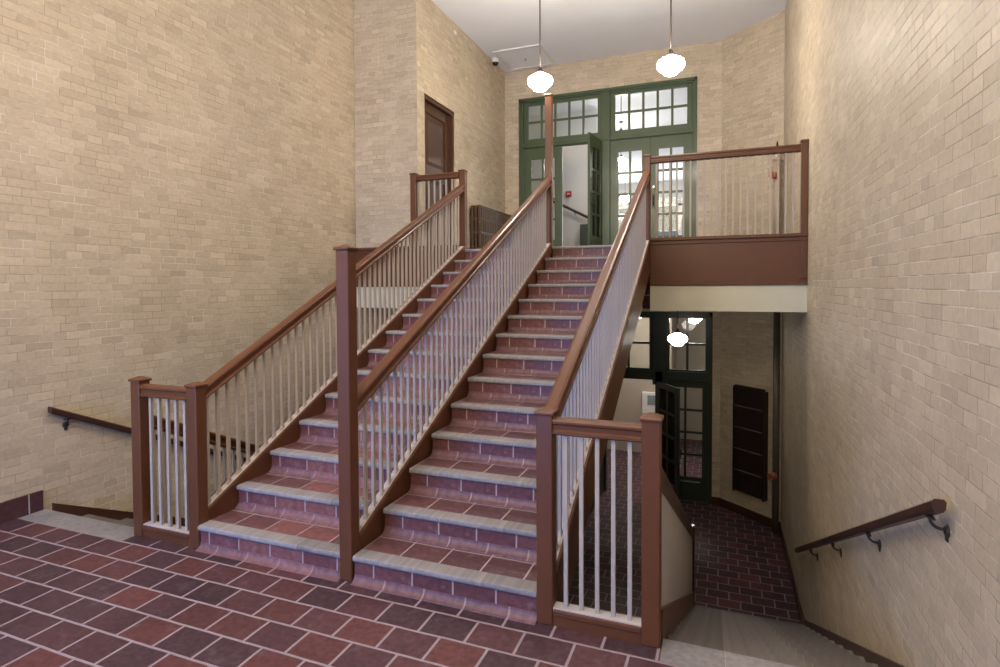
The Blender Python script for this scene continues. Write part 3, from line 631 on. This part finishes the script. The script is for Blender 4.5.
rl = thing('wall_radiator', 'tall dark radiator of five stacked sections hung on the diagonal basement wall', 'radiator', (0.44, 7.69, -0.8))
ax = Vector((0.743, -0.669, 0)); nr = Vector((-0.669, -0.743, 0)); base = Vector((0.285, 7.863, 0))
def slab(m, s0_, s1_, d0, d1, z0, z1):
    q = [base + ax * s0_ + nr * d0, base + ax * s1_ + nr * d0, base + ax * s1_ + nr * d1, base + ax * s0_ + nr * d1]
    m.loft([Vector((a.x, a.y, z0)) for a in q], [Vector((a.x, a.y, z1)) for a in q])
f0 = None
for k in range(5):
    zt = 0.09 - 0.365 * k
    if f0 is None:
        m = MB()
        for i in range(14): slab(m, 0.02 + i * 0.0395, 0.045 + i * 0.0395, 0.04, 0.10, zt - 0.33, zt - 0.02)
        slab(m, 0.0, 0.58, 0.05, 0.09, zt - 0.05, zt); slab(m, 0.0, 0.58, 0.05, 0.09, zt - 0.345, zt - 0.30)
        sec = m.build('section', RADL, rl, (base.x, base.y, zt))
        h = MB(); a = base + ax * 0.03 + nr * 0.115; b = base + ax * 0.55 + nr * 0.115; h.cyl((a.x, a.y, zt - 0.345), (b.x, b.y, zt - 0.345), 0.011)
        hb = h.build('connecting_pipe', RADP, sec, (base.x, base.y, zt)); f0 = (sec, hb)
    else:
        s = f0[0].copy(); C.objects.link(s); s.parent = rl; s.location = Vector(f0[0].location) + Vector((0, 0, -0.365 * k))
        if k < 4:
            c = f0[1].copy(); C.objects.link(c); c.parent = s; c.location = f0[1].location
m = MB(); slab(m, 0.585, 0.60, 0.0, 0.11, -1.74, 0.05); slab(m, -0.012, 0.0, 0.0, 0.11, -1.74, 0.07)
m.build('side_bracket', RADL, rl)

# ------------------------------------------------------------------ standpipes
def standpipe(label, x, y, z0, z1, zv, mat, stub):
    t = thing('standpipe', label, 'pipe', (x, y, z0), 'standpipes in the far right corner')
    MB().cyl((x, y, z0), (x, y, z1), 0.05, n=20).build('pipe', mat, t)
    if stub:
        m = MB(); m.cyl((x, y, z1), (x, y, z1 + 0.05), 0.062); m.bbox(x - 0.10, x + 0.10, y - 0.015, y + 0.015, z1 + 0.0, z1 + 0.03, 0.004); m.build('collar', mat, t)
        MB().cyl((x, y, z1 + 0.05), (x, y, z1 + 0.17), 0.028).build('riser_pipe', WHITEP, t)
        MB().cyl((x, y, z1 + 0.17), (x, y, z1 + 0.30), 0.026, 0.008).build('tip', BLACK, t)
    d = Vector((-0.5, -0.85, 0)).normalized()
    v = MB(); c = Vector((x, y, zv)); v.cyl(c, c + d * 0.10, 0.03); v.lathe([(0.0, -.05), (.038, -.045), (.046, 0), (.038, .045), (0, .05)], c + d * 0.06, 20)
    vo = v.build('valve', BRASS, t)
    w = MB(); cw = c + d * 0.16; a = Vector((0, 0, 1)); b = d.cross(a); ring = [cw + 0.048 * (a * math.cos(k * math.pi / 8) + b * math.sin(k * math.pi / 8)) for k in range(17)]
    w.tube(ring, 0.009); w.cyl(c + d * 0.1, cw + d * 0.01, 0.012)
    for k in range(3):
        q = a * math.cos(k * 2.094) + b * math.sin(k * 2.094); w.cyl(cw, cw + q * 0.048, 0.006)
    w.build('handwheel', BRASS, vo)
    n_ = MB(); e = c + d * 0.04 + b * 0.0; n_.tube([c + d * 0.06, c + d * 0.07 + b * 0.04, c + d * 0.07 + b * 0.065 + a * -0.02, c + d * 0.07 + b * 0.07 + a * -0.06], 0.02); n_.build('hose_outlet', BRASS, vo)
    return t
standpipe('tan standpipe with copper red valve in the landing corner behind the railing', 0.81, 7.2, ZU, 3.73, 3.49, PIPEM, True)
standpipe('dark standpipe with red valve in the basement corner', 0.825, 7.2, ZD, ZS, -1.22, paint('brown_grey_pipe', (0.12, 0.10, 0.09), rough=0.35), False)

# ------------------------------------------------------------------ small fittings
cm = thing('dome_camera', 'small white dome camera on ceiling near the left block wall', 'camera', (-3.978, 7.4, ZC))
MB().lathe([(0.0, 0.0), (0.075, 0.0), (0.078, -0.05), (0.065, -0.075), (0.0, -0.075)], (-3.978, 7.4, ZC), 24).build('housing', WHITEP, cm)
MB().lathe([(0.058, -0.07), (0.055, -0.10), (0.035, -0.125), (0.0, -0.135)], (-3.978, 7.4, ZC), 24).build('dome', BLACK, cm)
hp = thing('access_panel', 'white square access panel flush in the ceiling above the landing', 'panel', (-3.45, 7.55, ZC))
MB().box(-3.82, -3.05, 7.12, 7.98, ZC - 0.012, ZC).build('panel', CEIL, hp)
m = MB(); m.bbox(-3.90, -2.98, 7.06, 7.12, ZC - 0.022, ZC, 0.004); m.bbox(-3.90, -2.98, 7.98, 8.04, ZC - 0.022, ZC, 0.004); m.bbox(-3.90, -3.82, 7.12, 7.98, ZC - 0.02, ZC, 0.004); m.bbox(-3.05, -2.98, 7.12, 7.98, ZC - 0.02, ZC, 0.004)
m.build('frame', WHITEP, hp)
MB().cyl((-3.45, 7.6, ZC - 0.03), (-3.45, 7.6, ZC - 0.012), 0.02).build('latch', CHROME, hp)
tag(MB().bbox(XBLK - 0.0, XBLK + 0.012, 5.72, 5.82, 5.90, 5.96, 0.004).build('wall_plate', WHITEP), 'tiny white plate high on the side of the brick block', 'plate')
# fire alarm, handrail and dark box on the stair wall behind the open door
fa = thing('fire_alarm', 'small red fire alarm on the white hall wall through the open door', 'alarm', (-3.36, 10.58, 3.95))
MB().bbox(-3.43, -3.30, 10.55, 10.60, 3.90, 4.03, 0.006).build('housing', REDP, fa); MB().bbox(-3.40, -3.33, 10.54, 10.555, 3.95, 3.98, 0.003).build('pull_bar', WHITEP, fa)
hh = thing('hall_handrail', 'grey sloping handrail on the white hall wall through the open door', 'handrail', (-3.3, 10.5, 3.6))
MB().tube([(-4.6, 10.50, 4.16), (-3.58, 10.50, 3.74), (-2.2, 10.50, 3.03)], 0.032).build('rail', BROWND, hh)
m = MB()
for x, z in ((-4.3, 4.0), (-3.2, 3.52)): m.tube([(x, 10.5, z), (x, 10.52, z - 0.05), (x, 10.60, z - 0.05)], 0.01)
m.build('bracket', IRON, hh)
hb = thing('fire_hose_cabinet', 'dark cabinet low on the white hall wall beside the open green door', 'cabinet', (-2.9, 10.5, ZU))
MB().bbox(-3.06, -2.75, 10.42, 10.60, ZU, 3.22, 0.006).build('body', DGREEN, hb); MB().bbox(-3.03, -2.78, 10.405, 10.42, ZU + 0.06, 3.16, 0.004).build('door', DGREEN, hb)
ic = thing('intercom_panel', 'white wall panel with grey screen in the basement hall', 'panel', (-1.52, 10.99, -0.95))
MB().bbox(-1.70, -1.33, 10.94, 10.999, -1.22, -0.70, 0.008).build('housing', WHITEP, ic); MB().bbox(-1.58, -1.38, 10.93, 10.945, -0.99, -0.77, 0.004).build('screen', SCREEN, ic)
